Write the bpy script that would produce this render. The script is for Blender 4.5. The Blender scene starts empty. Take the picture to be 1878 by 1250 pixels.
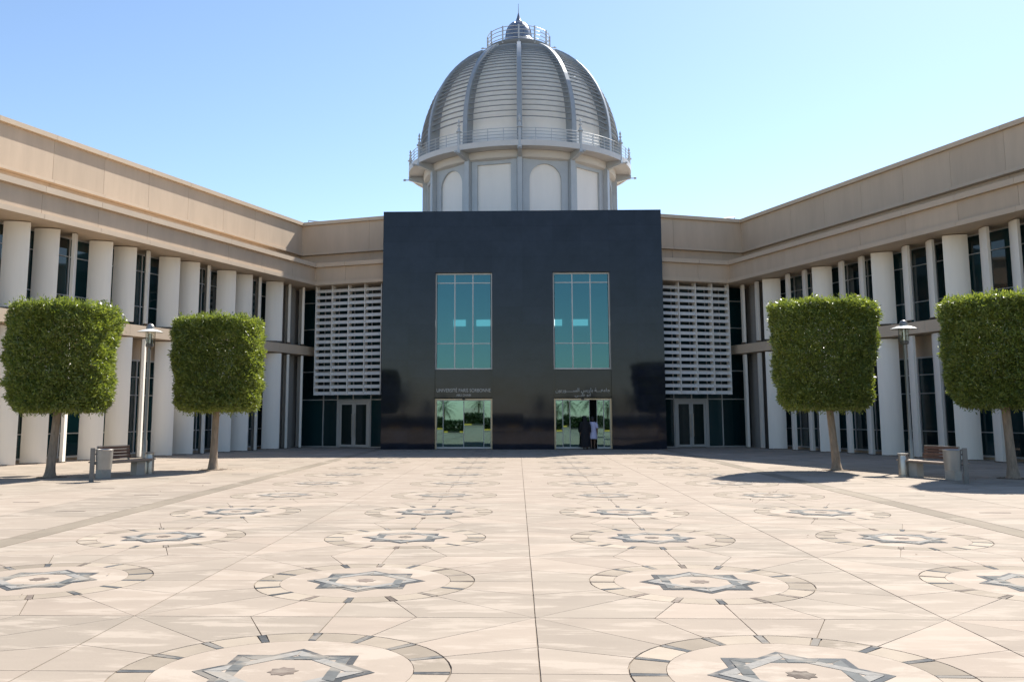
import bpy, math, random
import numpy as np
from mathutils import Vector, Matrix
R = math.radians
random.seed(7); rng = np.random.default_rng(11)
sc = bpy.context.scene
COL = sc.collection

# ------------------------------------------------------------------ camera
F_PX, W_PX = 1700.0, 1878.0
cam = bpy.data.cameras.new('camera')
cam.sensor_fit = 'HORIZONTAL'; cam.sensor_width = 36.0; cam.lens = 36.0 * F_PX / W_PX
cam.shift_x = (939 - 897) / W_PX; cam.shift_y = -(625 - 531) / W_PX
cam.clip_start = 0.1; cam.clip_end = 6000
co = bpy.data.objects.new('camera', cam); COL.objects.link(co)
f = Vector((-0.029822, 0.9906, 0.1335)); r = Vector((0.99954, 0.030301, -0.001557)); u = Vector((0.005587, -0.133392, 0.991048))
M = Matrix(((r.x, u.x, -f.x, -0.22), (r.y, u.y, -f.y, 0.0), (r.z, u.z, -f.z, 1.70), (0, 0, 0, 1)))
co.matrix_world = M
sc.camera = co

# ------------------------------------------------------------------ sky, sun, exposure
SUN_EL, SUN_AZ = R(47), R(35)          # azimuth measured from +Y towards +X
w = bpy.data.worlds.new('World'); sc.world = w; w.use_nodes = True
nt = w.node_tree; nt.nodes.clear()
sky = nt.nodes.new('ShaderNodeTexSky'); sky.sky_type = 'NISHITA'; sky.sun_disc = False
sky.sun_elevation = SUN_EL; sky.sun_rotation = SUN_AZ; sky.air_density = 1.0; sky.dust_density = 0.35; sky.ozone_density = 2.6
bg = nt.nodes.new('ShaderNodeBackground'); bg.inputs['Strength'].default_value = 0.108
wo = nt.nodes.new('ShaderNodeOutputWorld')
nt.links.new(sky.outputs[0], bg.inputs['Color']); nt.links.new(bg.outputs[0], wo.inputs[0])
sun = bpy.data.lights.new('sun', 'SUN'); sun.energy = 5.0; sun.angle = R(0.55); sun.color = (1.0, 0.95, 0.87)
so = bpy.data.objects.new('sun', sun); COL.objects.link(so)
S = Vector((math.sin(SUN_AZ) * math.cos(SUN_EL), math.cos(SUN_AZ) * math.cos(SUN_EL), math.sin(SUN_EL)))
so.rotation_euler = (-S).to_track_quat('-Z', 'Y').to_euler(); so.location = (20, 30, 60)
sc.view_settings.view_transform = 'Standard'; sc.view_settings.look = 'None'
sc.view_settings.gamma = 1.0; sc.view_settings.use_curve_mapping = False
sc.view_settings.exposure = 0.88

# ------------------------------------------------------------------ materials
def newmat(name):
    m = bpy.data.materials.new(name); m.use_nodes = True
    t = m.node_tree; b = t.nodes['Principled BSDF']
    return m, t, b

def mat(name, base, rough=0.6, metal=0.0, var=0.0, noise=0.0, nscale=3.0, stretch=(1, 1, 1), bump=0.0, bscale=60.0, spec=0.5, tint2=None, blotch=None, sheen=0.0):
    """base colour, per-object variation (var), mottling (noise) and fine relief (bump)"""
    m, t, b = newmat(name); N = t.nodes.new; L = t.links.new
    b.inputs['Roughness'].default_value = rough; b.inputs['Metallic'].default_value = metal
    b.inputs['Specular IOR Level'].default_value = spec
    if sheen:
        b.inputs['Sheen Weight'].default_value = sheen; b.inputs['Sheen Roughness'].default_value = 0.4; b.inputs['Sheen Tint'].default_value = (1.0, 0.9, 0.78, 1)
    col = N('ShaderNodeRGB'); col.outputs[0].default_value = (*base, 1); c = col.outputs[0]
    tc = N('ShaderNodeTexCoord'); geo = N('ShaderNodeNewGeometry'); mp = N('ShaderNodeMapping'); mp.inputs['Scale'].default_value = stretch
    L(geo.outputs['Position'], mp.inputs['Vector'])
    if tint2:
        oi = N('ShaderNodeObjectInfo'); mx = N('ShaderNodeMix'); mx.data_type = 'RGBA'
        mx.inputs[7].default_value = (*tint2, 1); L(c, mx.inputs[6]); L(oi.outputs['Random'], mx.inputs[0]); c = mx.outputs[2]
    if var:
        oi = N('ShaderNodeObjectInfo'); mr = N('ShaderNodeMapRange'); mr.inputs['To Min'].default_value = 1 - var; mr.inputs['To Max'].default_value = 1 + var
        ml = N('ShaderNodeMath'); ml.operation = 'MULTIPLY'; ml.inputs[1].default_value = 7.31; fr = N('ShaderNodeMath'); fr.operation = 'FRACT'
        L(oi.outputs['Random'], ml.inputs[0]); L(ml.outputs[0], fr.inputs[0]); L(fr.outputs[0], mr.inputs['Value'])
        h = N('ShaderNodeHueSaturation'); L(mr.outputs[0], h.inputs['Value']); L(c, h.inputs['Color']); c = h.outputs[0]
    if noise:
        n = N('ShaderNodeTexNoise'); n.inputs['Scale'].default_value = nscale; n.inputs['Detail'].default_value = 6; n.inputs['Roughness'].default_value = 0.65
        L(mp.outputs[0], n.inputs['Vector'])
        mr = N('ShaderNodeMapRange'); mr.inputs['From Min'].default_value = 0.3; mr.inputs['From Max'].default_value = 0.7
        mr.inputs['To Min'].default_value = 1 - noise; mr.inputs['To Max'].default_value = 1 + noise; L(n.outputs['Fac'], mr.inputs['Value'])
        h = N('ShaderNodeHueSaturation'); L(mr.outputs[0], h.inputs['Value']); L(c, h.inputs['Color']); c = h.outputs[0]
    if blotch:
        bc, sc_, thr, amt, st = blotch
        mp2 = N('ShaderNodeMapping'); mp2.inputs['Scale'].default_value = st; L(geo.outputs['Position'], mp2.inputs['Vector'])
        n = N('ShaderNodeTexNoise'); n.inputs['Scale'].default_value = sc_; n.inputs['Detail'].default_value = 10; n.inputs['Roughness'].default_value = 0.68
        L(mp2.outputs[0], n.inputs['Vector'])
        mr = N('ShaderNodeMapRange'); mr.inputs['From Min'].default_value = thr; mr.inputs['From Max'].default_value = thr + 0.07; mr.inputs['To Max'].default_value = amt
        L(n.outputs['Fac'], mr.inputs['Value'])
        mx = N('ShaderNodeMix'); mx.data_type = 'RGBA'; mx.inputs[7].default_value = (*bc, 1); L(c, mx.inputs[6]); L(mr.outputs[0], mx.inputs[0]); c = mx.outputs[2]
    L(c, b.inputs['Base Color'])
    if bump:
        n = N('ShaderNodeTexNoise'); n.inputs['Scale'].default_value = bscale; n.inputs['Detail'].default_value = 4; L(geo.outputs['Position'], n.inputs['Vector'])
        bp = N('ShaderNodeBump'); bp.inputs['Strength'].default_value = bump; bp.inputs['Distance'].default_value = 0.01
        L(n.outputs['Fac'], bp.inputs['Height']); L(bp.outputs[0], b.inputs['Normal'])
    return m

MT = {}
pale = (0.43, 0.36, 0.29)
MT['slab'] = mat('cream_paving_stone', (0.300, 0.252, 0.200), 0.85, spec=0.15, var=0.07, tint2=(0.355, 0.288, 0.228), noise=0.08, nscale=1.3, stretch=(0.6, 1.4, 1), bump=0.12, bscale=40,
                 blotch=(pale, 2.3, 0.51, 0.62, (0.42, 1.6, 1)))
MT['disc'] = mat('pale_paving_stone', (0.352, 0.288, 0.228), 0.85, spec=0.15, var=0.06, noise=0.06, nscale=2.0, bump=0.1, bscale=40, blotch=(pale, 1.6, 0.52, 0.8, (0.6, 1.1, 1)))
MT['ringstone'] = mat('tan_ring_stone', (0.262, 0.218, 0.168), 0.85, spec=0.12, var=0.10, tint2=(0.385, 0.32, 0.248), noise=0.10, nscale=2.5, bump=0.1, bscale=40, blotch=(pale, 1.8, 0.58, 0.7, (0.6, 1.1, 1)))
MT['charcoal'] = mat('charcoal_inlay_stone', (0.085, 0.088, 0.09), 0.75, spec=0.06, sheen=0.05, blotch=((0.33, 0.285, 0.23), 2.2, 0.50, 0.55, (.6, 1.2, 1)), var=0.2, noise=0.2, nscale=9, bump=0.1)
MT['brown'] = mat('brown_inlay_stone', (0.17, 0.135, 0.11), 0.75, spec=0.06, sheen=0.05, blotch=((0.33, 0.285, 0.23), 2.2, 0.50, 0.55, (.6, 1.2, 1)), var=0.3, noise=0.2, nscale=9)
MT['greyband'] = mat('grey_band_stone', (0.135, 0.138, 0.132), 0.75, spec=0.06, sheen=0.05, blotch=((0.33, 0.285, 0.23), 2.2, 0.50, 0.55, (.6, 1.2, 1)), var=0.1, noise=0.15, nscale=14)
MT['speckle'] = mat('speckled_light_stone', (0.275, 0.26, 0.235), 0.8, spec=0.06, sheen=0.05, blotch=((0.33, 0.285, 0.23), 2.2, 0.50, 0.55, (.6, 1.2, 1)), noise=0.16, nscale=22)
MT['charcoalgraze'] = mat('grazing_fade_charcoal_inlay', (0.19, 0.168, 0.142), 0.85, spec=0.06, noise=0.2, nscale=6, blotch=((0.30, 0.25, 0.20), 2.2, 0.47, 0.8, (.6, 1.2, 1)))  # this and the next two: paler copies, grazing-angle glare put into the colour
MT['browngraze'] = mat('grazing_fade_brown_inlay', (0.225, 0.183, 0.145), 0.85, spec=0.06, noise=0.2, nscale=6, blotch=((0.31, 0.26, 0.205), 2.2, 0.45, 0.85, (.6, 1.2, 1)))
MT['greygraze'] = mat('grazing_fade_grey_band', (0.205, 0.188, 0.163), 0.85, spec=0.06, noise=0.15, nscale=6, blotch=((0.31, 0.26, 0.205), 2.2, 0.47, 0.8, (.6, 1.2, 1)))
MT['bed'] = mat('joint_mortar', (0.235, 0.19, 0.145), 0.9, noise=0.15, nscale=2)
MT['taupe'] = mat('taupe_band_stone', (0.255, 0.213, 0.163), 0.85, spec=0.15, var=0.10, noise=0.12, nscale=1.5, stretch=(1, .5, 1), blotch=(pale, 1.1, 0.56, 0.6, (.6, .6, 1)))
MT['sand'] = mat('sandy_ground', (0.46, 0.38, 0.28), 0.9, noise=0.12, nscale=0.3)
MT['precast'] = mat('beige_precast_concrete', (0.50, 0.385, 0.275), 0.72, var=0.04, noise=0.075, nscale=1.6, stretch=(1, 1, .18), bump=0.15, bscale=55)
MT['precast2'] = mat('beige_precast_trim', (0.53, 0.415, 0.30), 0.72, var=0.03, noise=0.05, nscale=1.1, bump=0.12, bscale=55)
MT['joint'] = mat('dark_joint_backing', (0.20, 0.15, 0.11), 0.9)
MT['fin'] = mat('off_white_fin_concrete', (0.79, 0.735, 0.645), 0.6, var=0.03, noise=0.05, nscale=2.0, stretch=(1, 1, .12), bump=0.15, bscale=50)
MT['greypanel'] = mat('grey_wall_render', (0.26, 0.245, 0.225), 0.75, noise=0.06, nscale=2)
MT['alu'] = mat('light_aluminium_frame', (0.50, 0.49, 0.46), 0.42, metal=0.25)
MT['screen'] = mat('white_painted_louvre', (0.72, 0.69, 0.64), 0.5, var=0.03, noise=0.03, nscale=3)
MT['glass'] = mat('dark_window_glass', (0.007, 0.030, 0.033), 0.03, spec=0.6, var=0.4)
MT['doorglass'] = mat('dark_green_door_glass', (0.012, 0.022, 0.021), 0.03, spec=0.6)
MT['granite'] = mat('polished_black_granite', (0.013, 0.016, 0.025), 0.05, noise=0.3, nscale=1.0, spec=0.33, var=0.12)
MT['lead'] = mat('blue_grey_painted_steel', (0.41, 0.44, 0.46), 0.42, metal=0.15, var=0.03, noise=0.06, nscale=1.5)
MT['ribpaint'] = mat('blue_grey_rib_paint', (0.29, 0.32, 0.345), 0.42, metal=0.15, noise=0.06)
MT['slat'] = mat('grey_louvre_slat', (0.27, 0.29, 0.305), 0.45, metal=0.2, var=0.05)
MT['shell'] = mat('white_dome_panel', (0.80, 0.79, 0.755), 0.55, noise=0.04, nscale=1.0, stretch=(1, 1, .3))
MT['deck'] = mat('light_grey_balcony_paint', (0.52, 0.525, 0.52), 0.5, noise=0.04)
MT['creamsof'] = mat('cream_soffit', (0.56, 0.555, 0.53), 0.6)
MT['innerdome'] = mat('dark_blue_grey_lining', (0.15, 0.165, 0.175), 0.5)
MT['cupola'] = mat('weathered_metal_cupola', (0.26, 0.27, 0.29), 0.28, metal=0.75, noise=0.10, nscale=2)
MT['steel'] = mat('grey_galvanised_steel', (0.27, 0.26, 0.24), 0.4, metal=0.5, noise=0.06, nscale=6)
MT['steeldark'] = mat('dark_grey_steel_post', (0.17, 0.16, 0.145), 0.5, metal=0.3, noise=0.1, nscale=8)
MT['bright'] = mat('polished_stainless_steel', (0.44, 0.41, 0.365), 0.34, metal=0.85)
MT['wood'] = mat('weathered_brown_timber', (0.115, 0.06, 0.04), 0.65, var=0.25, noise=0.2, nscale=6, stretch=(6, .7, 4), bump=0.3, bscale=90)
MT['woodgrey'] = mat('sun_bleached_timber', (0.34, 0.25, 0.185), 0.7, var=0.2, noise=0.2, nscale=6, stretch=(6, .7, 4), bump=0.3, bscale=90)
MT['benchleg'] = mat('grey_concrete_leg', (0.36, 0.33, 0.28), 0.7, noise=0.1, nscale=6)
MT['bark'] = mat('grey_brown_bark', (0.25, 0.19, 0.135), 0.85, noise=0.3, nscale=9, stretch=(2, 2, .5), bump=0.7, bscale=35)
MT['litter'] = mat('dry_leaf_brown', (0.16, 0.105, 0.05), 0.8, noise=0.3, nscale=20)
MT['soil'] = mat('dark_tree_pit_soil', (0.12, 0.085, 0.055), 0.95, noise=0.3, nscale=12)
MT['lampwhite'] = mat('white_lamp_shade', (0.76, 0.74, 0.69), 0.4)
MT['intwall'] = mat('teal_grey_interior_wall', (0.30, 0.32, 0.31), 0.8)
MT['intfloor'] = mat('dark_interior_floor', (0.12, 0.12, 0.11), 0.3)
MT['skin'] = mat('brown_skin', (0.23, 0.125, 0.08), 0.5)
MT['blackcloth'] = mat('black_cloth', (0.012, 0.011, 0.013), 0.85)
MT['lilaccloth'] = mat('pale_lilac_cloth', (0.58, 0.55, 0.70), 0.8, noise=0.06, nscale=9)
MT['hair'] = mat('black_hair', (0.012, 0.009, 0.008), 0.5)
MT['leather'] = mat('dark_brown_leather', (0.05, 0.028, 0.02), 0.45)
MT['letters'] = mat('silver_letters', (0.40, 0.395, 0.38), 0.4, metal=0.3)
MT['goldjamb'] = mat('bronze_door_jamb', (0.52, 0.42, 0.28), 0.35, metal=0.6)
MT['kerby'] = mat('yellow_kerb_paint', (0.70, 0.46, 0.06), 0.6)
MT['kerbb'] = mat('black_kerb_paint', (0.03, 0.03, 0.03), 0.6)
MT['black'] = mat('black_metal', (0.02, 0.02, 0.02), 0.5)
MT['rail'] = mat('pale_grey_roof_rail', (0.45, 0.46, 0.46), 0.5, metal=0.3)

def glassmix(name, tcol, gcol, fac, rough=0.015):
    m = bpy.data.materials.new(name); m.use_nodes = True; t = m.node_tree; t.nodes.clear()
    tr = t.nodes.new('ShaderNodeBsdfTransparent'); tr.inputs[0].default_value = (*tcol, 1)
    g = t.nodes.new('ShaderNodeBsdfGlossy'); g.inputs['Color'].default_value = (*gcol, 1); g.inputs['Roughness'].default_value = rough
    mx = t.nodes.new('ShaderNodeMixShader'); mx.inputs[0].default_value = fac
    o = t.nodes.new('ShaderNodeOutputMaterial')
    t.links.new(tr.outputs[0], mx.inputs[1]); t.links.new(g.outputs[0], mx.inputs[2]); t.links.new(mx.outputs[0], o.inputs[0])
    return m
MT['teal'] = glassmix('teal_coated_glass', (0.35, 0.62, 0.66), (0.125, 0.262, 0.282), 0.42)
MT['mirror'] = glassmix('green_mirror_door_glass', (0.25, 0.36, 0.34), (0.23, 0.39, 0.375), 0.62)
MT['clear'] = glassmix('clear_lamp_glass', (0.86, 0.86, 0.82), (0.9, 0.9, 0.88), 0.12)

def emis(name, col, st):
    m = bpy.data.materials.new(name); m.use_nodes = True; t = m.node_tree; t.nodes.clear()
    e = t.nodes.new('ShaderNodeEmission'); e.inputs[0].default_value = (*col, 1); e.inputs[1].default_value = st
    o = t.nodes.new('ShaderNodeOutputMaterial'); t.links.new(e.outputs[0], o.inputs[0]); return m
MT['litwin'] = emis('daylit_far_window', (0.75, 0.95, 0.98), 1.1)

def leafmat(name, c1, c2, tr):
    m = bpy.data.materials.new(name); m.use_nodes = True; t = m.node_tree; t.nodes.clear(); N = t.nodes.new; L = t.links.new
    at = N('ShaderNodeAttribute'); at.attribute_name = 'leaf_tone'
    mx = N('ShaderNodeMix'); mx.data_type = 'RGBA'; mx.inputs[6].default_value = (*c1, 1); mx.inputs[7].default_value = (*c2, 1); L(at.outputs['Fac'], mx.inputs[0])
    b = N('ShaderNodeBsdfPrincipled'); b.inputs['Roughness'].default_value = 0.36; b.inputs['Specular IOR Level'].default_value = 0.5; L(mx.outputs[2], b.inputs['Base Color'])
    tl = N('ShaderNodeBsdfTranslucent'); m2 = N('ShaderNodeMix'); m2.data_type = 'RGBA'; m2.blend_type = 'MULTIPLY'; m2.inputs[0].default_value = 1.0
    m2.inputs[7].default_value = (*tr, 1); L(mx.outputs[2], m2.inputs[6]); L(m2.outputs[2], tl.inputs[0])
    ms = N('ShaderNodeMixShader'); ms.inputs[0].default_value = 0.30; L(b.outputs[0], ms.inputs[1]); L(tl.outputs[0], ms.inputs[2])
    o = N('ShaderNodeOutputMaterial'); L(ms.outputs[0], o.inputs[0]); return m
MT['leaf'] = leafmat('clipped_green_leaves', (0.068, 0.100, 0.024), (0.225, 0.255, 0.068), (2.6, 2.6, 1.0))
MT['hedge'] = leafmat('dark_hedge_leaves', (0.020, 0.040, 0.012), (0.04, 0.065, 0.02), (1.5, 1.6, 1.0))

# ------------------------------------------------------------------ mesh helpers
WL = {}
def link(o, parent, wl):
    COL.objects.link(o); pl = WL[parent.name] if parent else Vector((0, 0, 0))
    if parent: o.parent = parent
    o.location = Vector(wl) - pl; WL[o.name] = Vector(wl); return o

def tag(o, label=None, cat=None, group=None, kind=None):
    if label: o['label'] = label
    if cat: o['category'] = cat
    if group: o['group'] = group
    if kind: o['kind'] = kind
    return o

def thing(name, loc, label, cat, group=None):
    o = bpy.data.objects.new(name, None); o.empty_display_size = 0.3; link(o, None, loc); return tag(o, label, cat, group)

def inst(name, me, parent, wl, rotz=0.0):
    o = bpy.data.objects.new(name, me); link(o, parent, wl); o.rotation_euler = (0, 0, rotz); return o

class MB:
    def __init__(s): s.v = []; s.f = []
    def add(s, vs, fs):
        n = len(s.v); s.v += [tuple(p) for p in vs]; s.f += [tuple(i + n for i in q) for q in fs]; return s
    def prism(s, pts, z0, z1):
        n = len(pts)
        ar = sum(pts[i][0] * pts[(i + 1) % n][1] - pts[(i + 1) % n][0] * pts[i][1] for i in range(n))
        if ar < 0: pts = pts[::-1]
        vs = [(p[0], p[1], z0) for p in pts] + [(p[0], p[1], z1) for p in pts]
        return s.add(vs, [tuple(range(n - 1, -1, -1)), tuple(range(n, 2 * n))] + [(i, (i + 1) % n, n + (i + 1) % n, n + i) for i in range(n)])
    def slab(s, pts, z0, z1):      # no underside
        n = len(pts)
        ar = sum(pts[i][0] * pts[(i + 1) % n][1] - pts[(i + 1) % n][0] * pts[i][1] for i in range(n))
        if ar < 0: pts = pts[::-1]
        vs = [(p[0], p[1], z0) for p in pts] + [(p[0], p[1], z1) for p in pts]
        return s.add(vs, [tuple(range(n, 2 * n))] + [(i, (i + 1) % n, n + (i + 1) % n, n + i) for i in range(n)])
    def box(s, x0, x1, y0, y1, z0, z1):
        return s.prism([(x0, y0), (x1, y0), (x1, y1), (x0, y1)], z0, z1)
    def hexa(s, p):                # 8 points: bottom ring then top ring
        return s.add(p, [(3, 2, 1, 0), (4, 5, 6, 7), (0, 1, 5, 4), (1, 2, 6, 5), (2, 3, 7, 6), (3, 0, 4, 7)])
    def lathe(s, prof, n=24, c=(0, 0), a0=0.0, a1=2 * math.pi):
        full = abs(a1 - a0 - 2 * math.pi) < 1e-6; m = n if full else n + 1; vs = []
        for (rr, z) in prof:
            for i in range(m):
                a = a0 + (a1 - a0) * i / n; vs.append((c[0] + rr * math.cos(a), c[1] + rr * math.sin(a), z))
        fs = []
        for k in range(len(prof) - 1):
            for i in range(n):
                j = (i + 1) % m; fs.append((k * m + i, k * m + j, (k + 1) * m + j, (k + 1) * m + i))
        return s.add(vs, fs)
    def tube(s, pts, rad, n=8, cap=True):
        pts = [Vector(p) for p in pts]; rad = rad if isinstance(rad, (list, tuple)) else [rad] * len(pts); vs = []; fs = []
        for k, p in enumerate(pts):
            d = (pts[min(k + 1, len(pts) - 1)] - pts[max(k - 1, 0)]).normalized()
            a = d.orthogonal().normalized() if abs(d.z) < 0.999 else Vector((1, 0, 0)); b = d.cross(a).normalized()
            for i in range(n):
                t = 2 * math.pi * i / n; vs.append(p + rad[k] * (math.cos(t) * a + math.sin(t) * b))
        for k in range(len(pts) - 1):
            for i in range(n):
                j = (i + 1) % n; fs.append((k * n + i, k * n + j, (k + 1) * n + j, (k + 1) * n + i))
        if cap: fs += [tuple(range(n - 1, -1, -1)), tuple((len(pts) - 1) * n + i for i in range(n))]
        return s.add(vs, fs)
    def torus(s, rad, z, r=0.02, n=72, c=(0, 0), m=6):
        vs = []; fs = []
        for i in range(n):
            a = 2 * math.pi * i / n
            for j in range(m):
                b = 2 * math.pi * j / m; q = rad + r * math.cos(b); vs.append((c[0] + q * math.cos(a), c[1] + q * math.sin(a), z + r * math.sin(b)))
        for i in range(n):
            for j in range(m):
                fs.append((i * m + j, ((i + 1) % n) * m + j, ((i + 1) % n) * m + (j + 1) % m, i * m + (j + 1) % m))
        return s.add(vs, fs)
    def mesh(s, name, m, org=(0, 0, 0), smooth=False):
        me = bpy.data.meshes.new(name); me.from_pydata([(a - org[0], b - org[1], c - org[2]) for a, b, c in s.v], [], s.f)
        me.materials.append(m); me.update()
        if smooth:
            me.shade_smooth()
            try: me.set_sharp_from_angle(angle=R(40))
            except Exception: pass
        return me
    def build(s, name, m, parent=None, org=None, smooth=False, fix=False):
        if org is None: org = WL[parent.name] if parent else (0, 0, 0)
        me = s.mesh(name, m, org, smooth)
        if fix:
            import bmesh
            bm = bmesh.new(); bm.from_mesh(me); bmesh.ops.recalc_face_normals(bm, faces=bm.faces); bm.to_mesh(me); bm.free()
        return link(bpy.data.objects.new(name, me), parent, org)

# ------------------------------------------------------------------ ground and plaza
g = MB().add([(-3000, -3000, -0.06), (3000, -3000, -0.06), (3000, 3000, -0.06), (-3000, 3000, -0.06)], [(0, 1, 2, 3)]).build('ground', MT['sand'])
tag(g, kind='structure', label='pale sandy ground all round the plaza')
plaza = MB().box(-24, 24, -13.5, 64, -0.05, -0.012).build('plaza', MT['bed'])
tag(plaza, kind='structure', label='cream stone plaza with rows of round star medallions')

X0, P, RO, RI, HALF = -0.08, 3.43, 1.12, 0.87, 1.715
DZ = -0.012
def polar(c, rr, a): return (c[0] + rr * math.cos(a), c[1] + rr * math.sin(a))
def shrink(pts, g):
    cx = sum(p[0] for p in pts) / len(pts); cy = sum(p[1] for p in pts) / len(pts)
    out = []
    for x, y in pts:
        d = math.hypot(x - cx, y - cy); k = max(0.0, (d - g) / d); out.append((cx + (x - cx) * k, cy + (y - cy) * k))
    return out
def sq(a):   # distance to the cell edge in direction a
    return HALF / max(abs(math.cos(a)), abs(math.sin(a)))
def wedge_pts(k, c=(0, 0)):
    a0, a1 = 2 * math.pi * k / 16, 2 * math.pi * (k + 1) / 16
    inner = [polar(c, RO + 0.004, a0 + (a1 - a0) * t / 3) for t in range(4)]
    return shrink(inner + [polar(c, sq(a1) - 0.001, a1), polar(c, sq(a0) - 0.001, a0)], 0.0065)
def ring_pts(k, c=(0, 0)):
    hw = 0.036 / 1.0; a0, a1 = 2 * math.pi * k / 16 + hw, 2 * math.pi * (k + 1) / 16 - hw
    return [polar(c, RI + 0.004, a0 + (a1 - a0) * t / 3) for t in range(4)] + [polar(c, RO - 0.004, a1 - (a1 - a0) * t / 3) for t in range(4)]
def spoke_pts(k, c=(0, 0)):
    a = 2 * math.pi * k / 16; t = (-math.sin(a) * 0.027, math.cos(a) * 0.027); p0, p1 = polar(c, RI + .006, a), polar(c, RO - .006, a)
    return [(p0[0] - t[0], p0[1] - t[1]), (p1[0] - t[0], p1[1] - t[1]), (p1[0] + t[0], p1[1] + t[1]), (p0[0] + t[0], p0[1] + t[1])]
def star_pts(rt, c=(0, 0), rot=0.0):
    ri = rt * math.cos(R(45)) / math.cos(R(22.5)); pts = []
    for i in range(16): pts.append(polar(c, rt if i % 2 == 0 else ri, rot + 2 * math.pi * i / 16))
    return pts
def circ(rr, n=48, c=(0, 0)): return [polar(c, rr, 2 * math.pi * i / n) for i in range(n)]
RT, BW = 0.615, 0.085
def band_side(rot, i, rt, bw):   # one mitred side of a square ring whose corners sit at radius rt
    a0, a1 = rot + i * math.pi / 2, rot + (i + 1) * math.pi / 2; ri = rt - bw * math.sqrt(2)
    return [polar((0, 0), rt, a0), polar((0, 0), rt, a1), polar((0, 0), ri, a1), polar((0, 0), ri, a0)]
def pm(name, pts, z0, z1, m): return MB().slab(pts, z0, z1).mesh(name, m)
me_w = [pm('wedge_slab', wedge_pts(k), DZ, 0.0, MT['slab']) for k in range(16)]
me_r = [pm('ring_stone', ring_pts(k), DZ, 0.0, MT['ringstone']) for k in range(16)]
me_s = [pm('spoke_stone', spoke_pts(k), DZ, 0.001, MT['charcoal']) for k in range(16)]
me_s2 = [pm('spoke_stone', spoke_pts(k), DZ, 0.001, MT['brown']) for k in range(16)]
me_disc = pm('medallion', circ(RI), DZ, 0.0, MT['disc'])
me_star = pm('star_border', star_pts(RT), -0.004, 0.003, MT['charcoal'])
RTI = RT - 0.072
me_fill = pm('star_centre', circ(RTI * 0.765, 8) and star_pts(RTI), -0.002, 0.0045, MT['disc'])
me_lb = [pm('light_band', shrink(band_side(0, i, RTI, BW), 0.004), 0, 0.0075, MT['speckle']) for i in range(4)]
me_db = [pm('grey_band', shrink(band_side(R(45), i, RTI, BW), 0.004), 0, 0.0062, MT['greyband']) for i in range(4)]
# under-and-over: half of every grey side lies over the light one
def over(i):
    q = band_side(R(45), i, RTI, BW); m0 = tuple((a + b) / 2 for a, b in zip(q[0], q[1])); m1 = tuple((a + b) / 2 for a, b in zip(q[3], q[2]))
    k = 0.62; e0 = tuple(m0[j] + (q[0][j] - m0[j]) * k for j in (0, 1)); e1 = tuple(m1[j] + (q[3][j] - m1[j]) * k for j in (0, 1))
    return [e0, m0, m1, e1]
me_ov = [pm('grey_band', over(i), 0, 0.009, MT['greyband']) for i in range(4)]
me_cs = pm('centre_star', star_pts(0.105, rot=R(11)), 0, 0.007, MT['brown'])
far = {k: MB() for k in ('slab', 'ringstone', 'charcoal', 'brown', 'disc', 'greyband', 'speckle')}
xs4 = [X0 - 1.5 * P, X0 - 0.5 * P, X0 + 0.5 * P, X0 + 1.5 * P]
def shift(pts, c): return [(p[0] + c[0], p[1] + c[1]) for p in pts]
for row in range(-2, 12):
    yc = 6.43 + P * row
    for ci, xc in enumerate(xs4):
        c = (xc, yc, 0)
        if 0 <= row <= 3:
            med = inst('medallion', me_disc, plaza, c)
            inst('star_border', me_star, med, c); inst('star_centre', me_fill, med, c)
            for i in range(4): inst('light_band', me_lb[i], med, c); inst('grey_band', me_db[i], med, c); inst('grey_band', me_ov[i], med, c)
            inst('centre_star', me_cs, med, c)
            for k in range(16):
                inst('wedge_slab', me_w[k], plaza, c); inst('ring_stone', me_r[k], med, c)
                inst('spoke_stone', (me_s if (row == 0 or random.random() < 0.45) else me_s2)[k], med, c)
        else:
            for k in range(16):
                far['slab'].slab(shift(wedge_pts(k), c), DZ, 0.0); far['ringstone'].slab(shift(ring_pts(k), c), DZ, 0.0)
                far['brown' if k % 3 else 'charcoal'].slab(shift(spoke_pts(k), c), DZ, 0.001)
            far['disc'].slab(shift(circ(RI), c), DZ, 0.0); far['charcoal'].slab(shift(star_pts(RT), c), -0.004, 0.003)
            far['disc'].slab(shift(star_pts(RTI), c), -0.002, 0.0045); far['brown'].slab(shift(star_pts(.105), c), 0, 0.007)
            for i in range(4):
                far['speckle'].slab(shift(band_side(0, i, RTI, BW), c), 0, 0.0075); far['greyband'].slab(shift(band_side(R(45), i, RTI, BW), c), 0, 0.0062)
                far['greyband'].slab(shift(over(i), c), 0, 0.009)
for k, nm in (('slab', 'wedge_slab_field'), ('ringstone', 'ring_stone_field'), ('charcoal', 'charcoal_inlay_field'), ('brown', 'brown_inlay_field'), ('disc', 'medallion_field'), ('greyband', 'grey_band_field'), ('speckle', 'light_band_field')):
    tag(far[k].build(nm, MT[{'charcoal': 'charcoalgraze', 'brown': 'browngraze', 'greyband': 'greygraze'}.get(k, k)], plaza), kind='stuff')  # joined rows take the inlay copies with the painted-in grazing fade
# taupe bands either side of the medallions
for s in (-1, 1):
    xa, xb = (X0 + s * 6.875, X0 + s * 7.27)
    for j in range(18):
        y0 = -4 + j * 2.858
        MB().slab([(min(xa, xb), y0 + .005), (max(xa, xb), y0 + .005), (max(xa, xb), y0 + 2.85), (min(xa, xb), y0 + 2.85)], DZ, 0.0).build('band_slab', MT['taupe'], plaza, org=((xa + xb) / 2, y0 + 1.4, 0))
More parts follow.
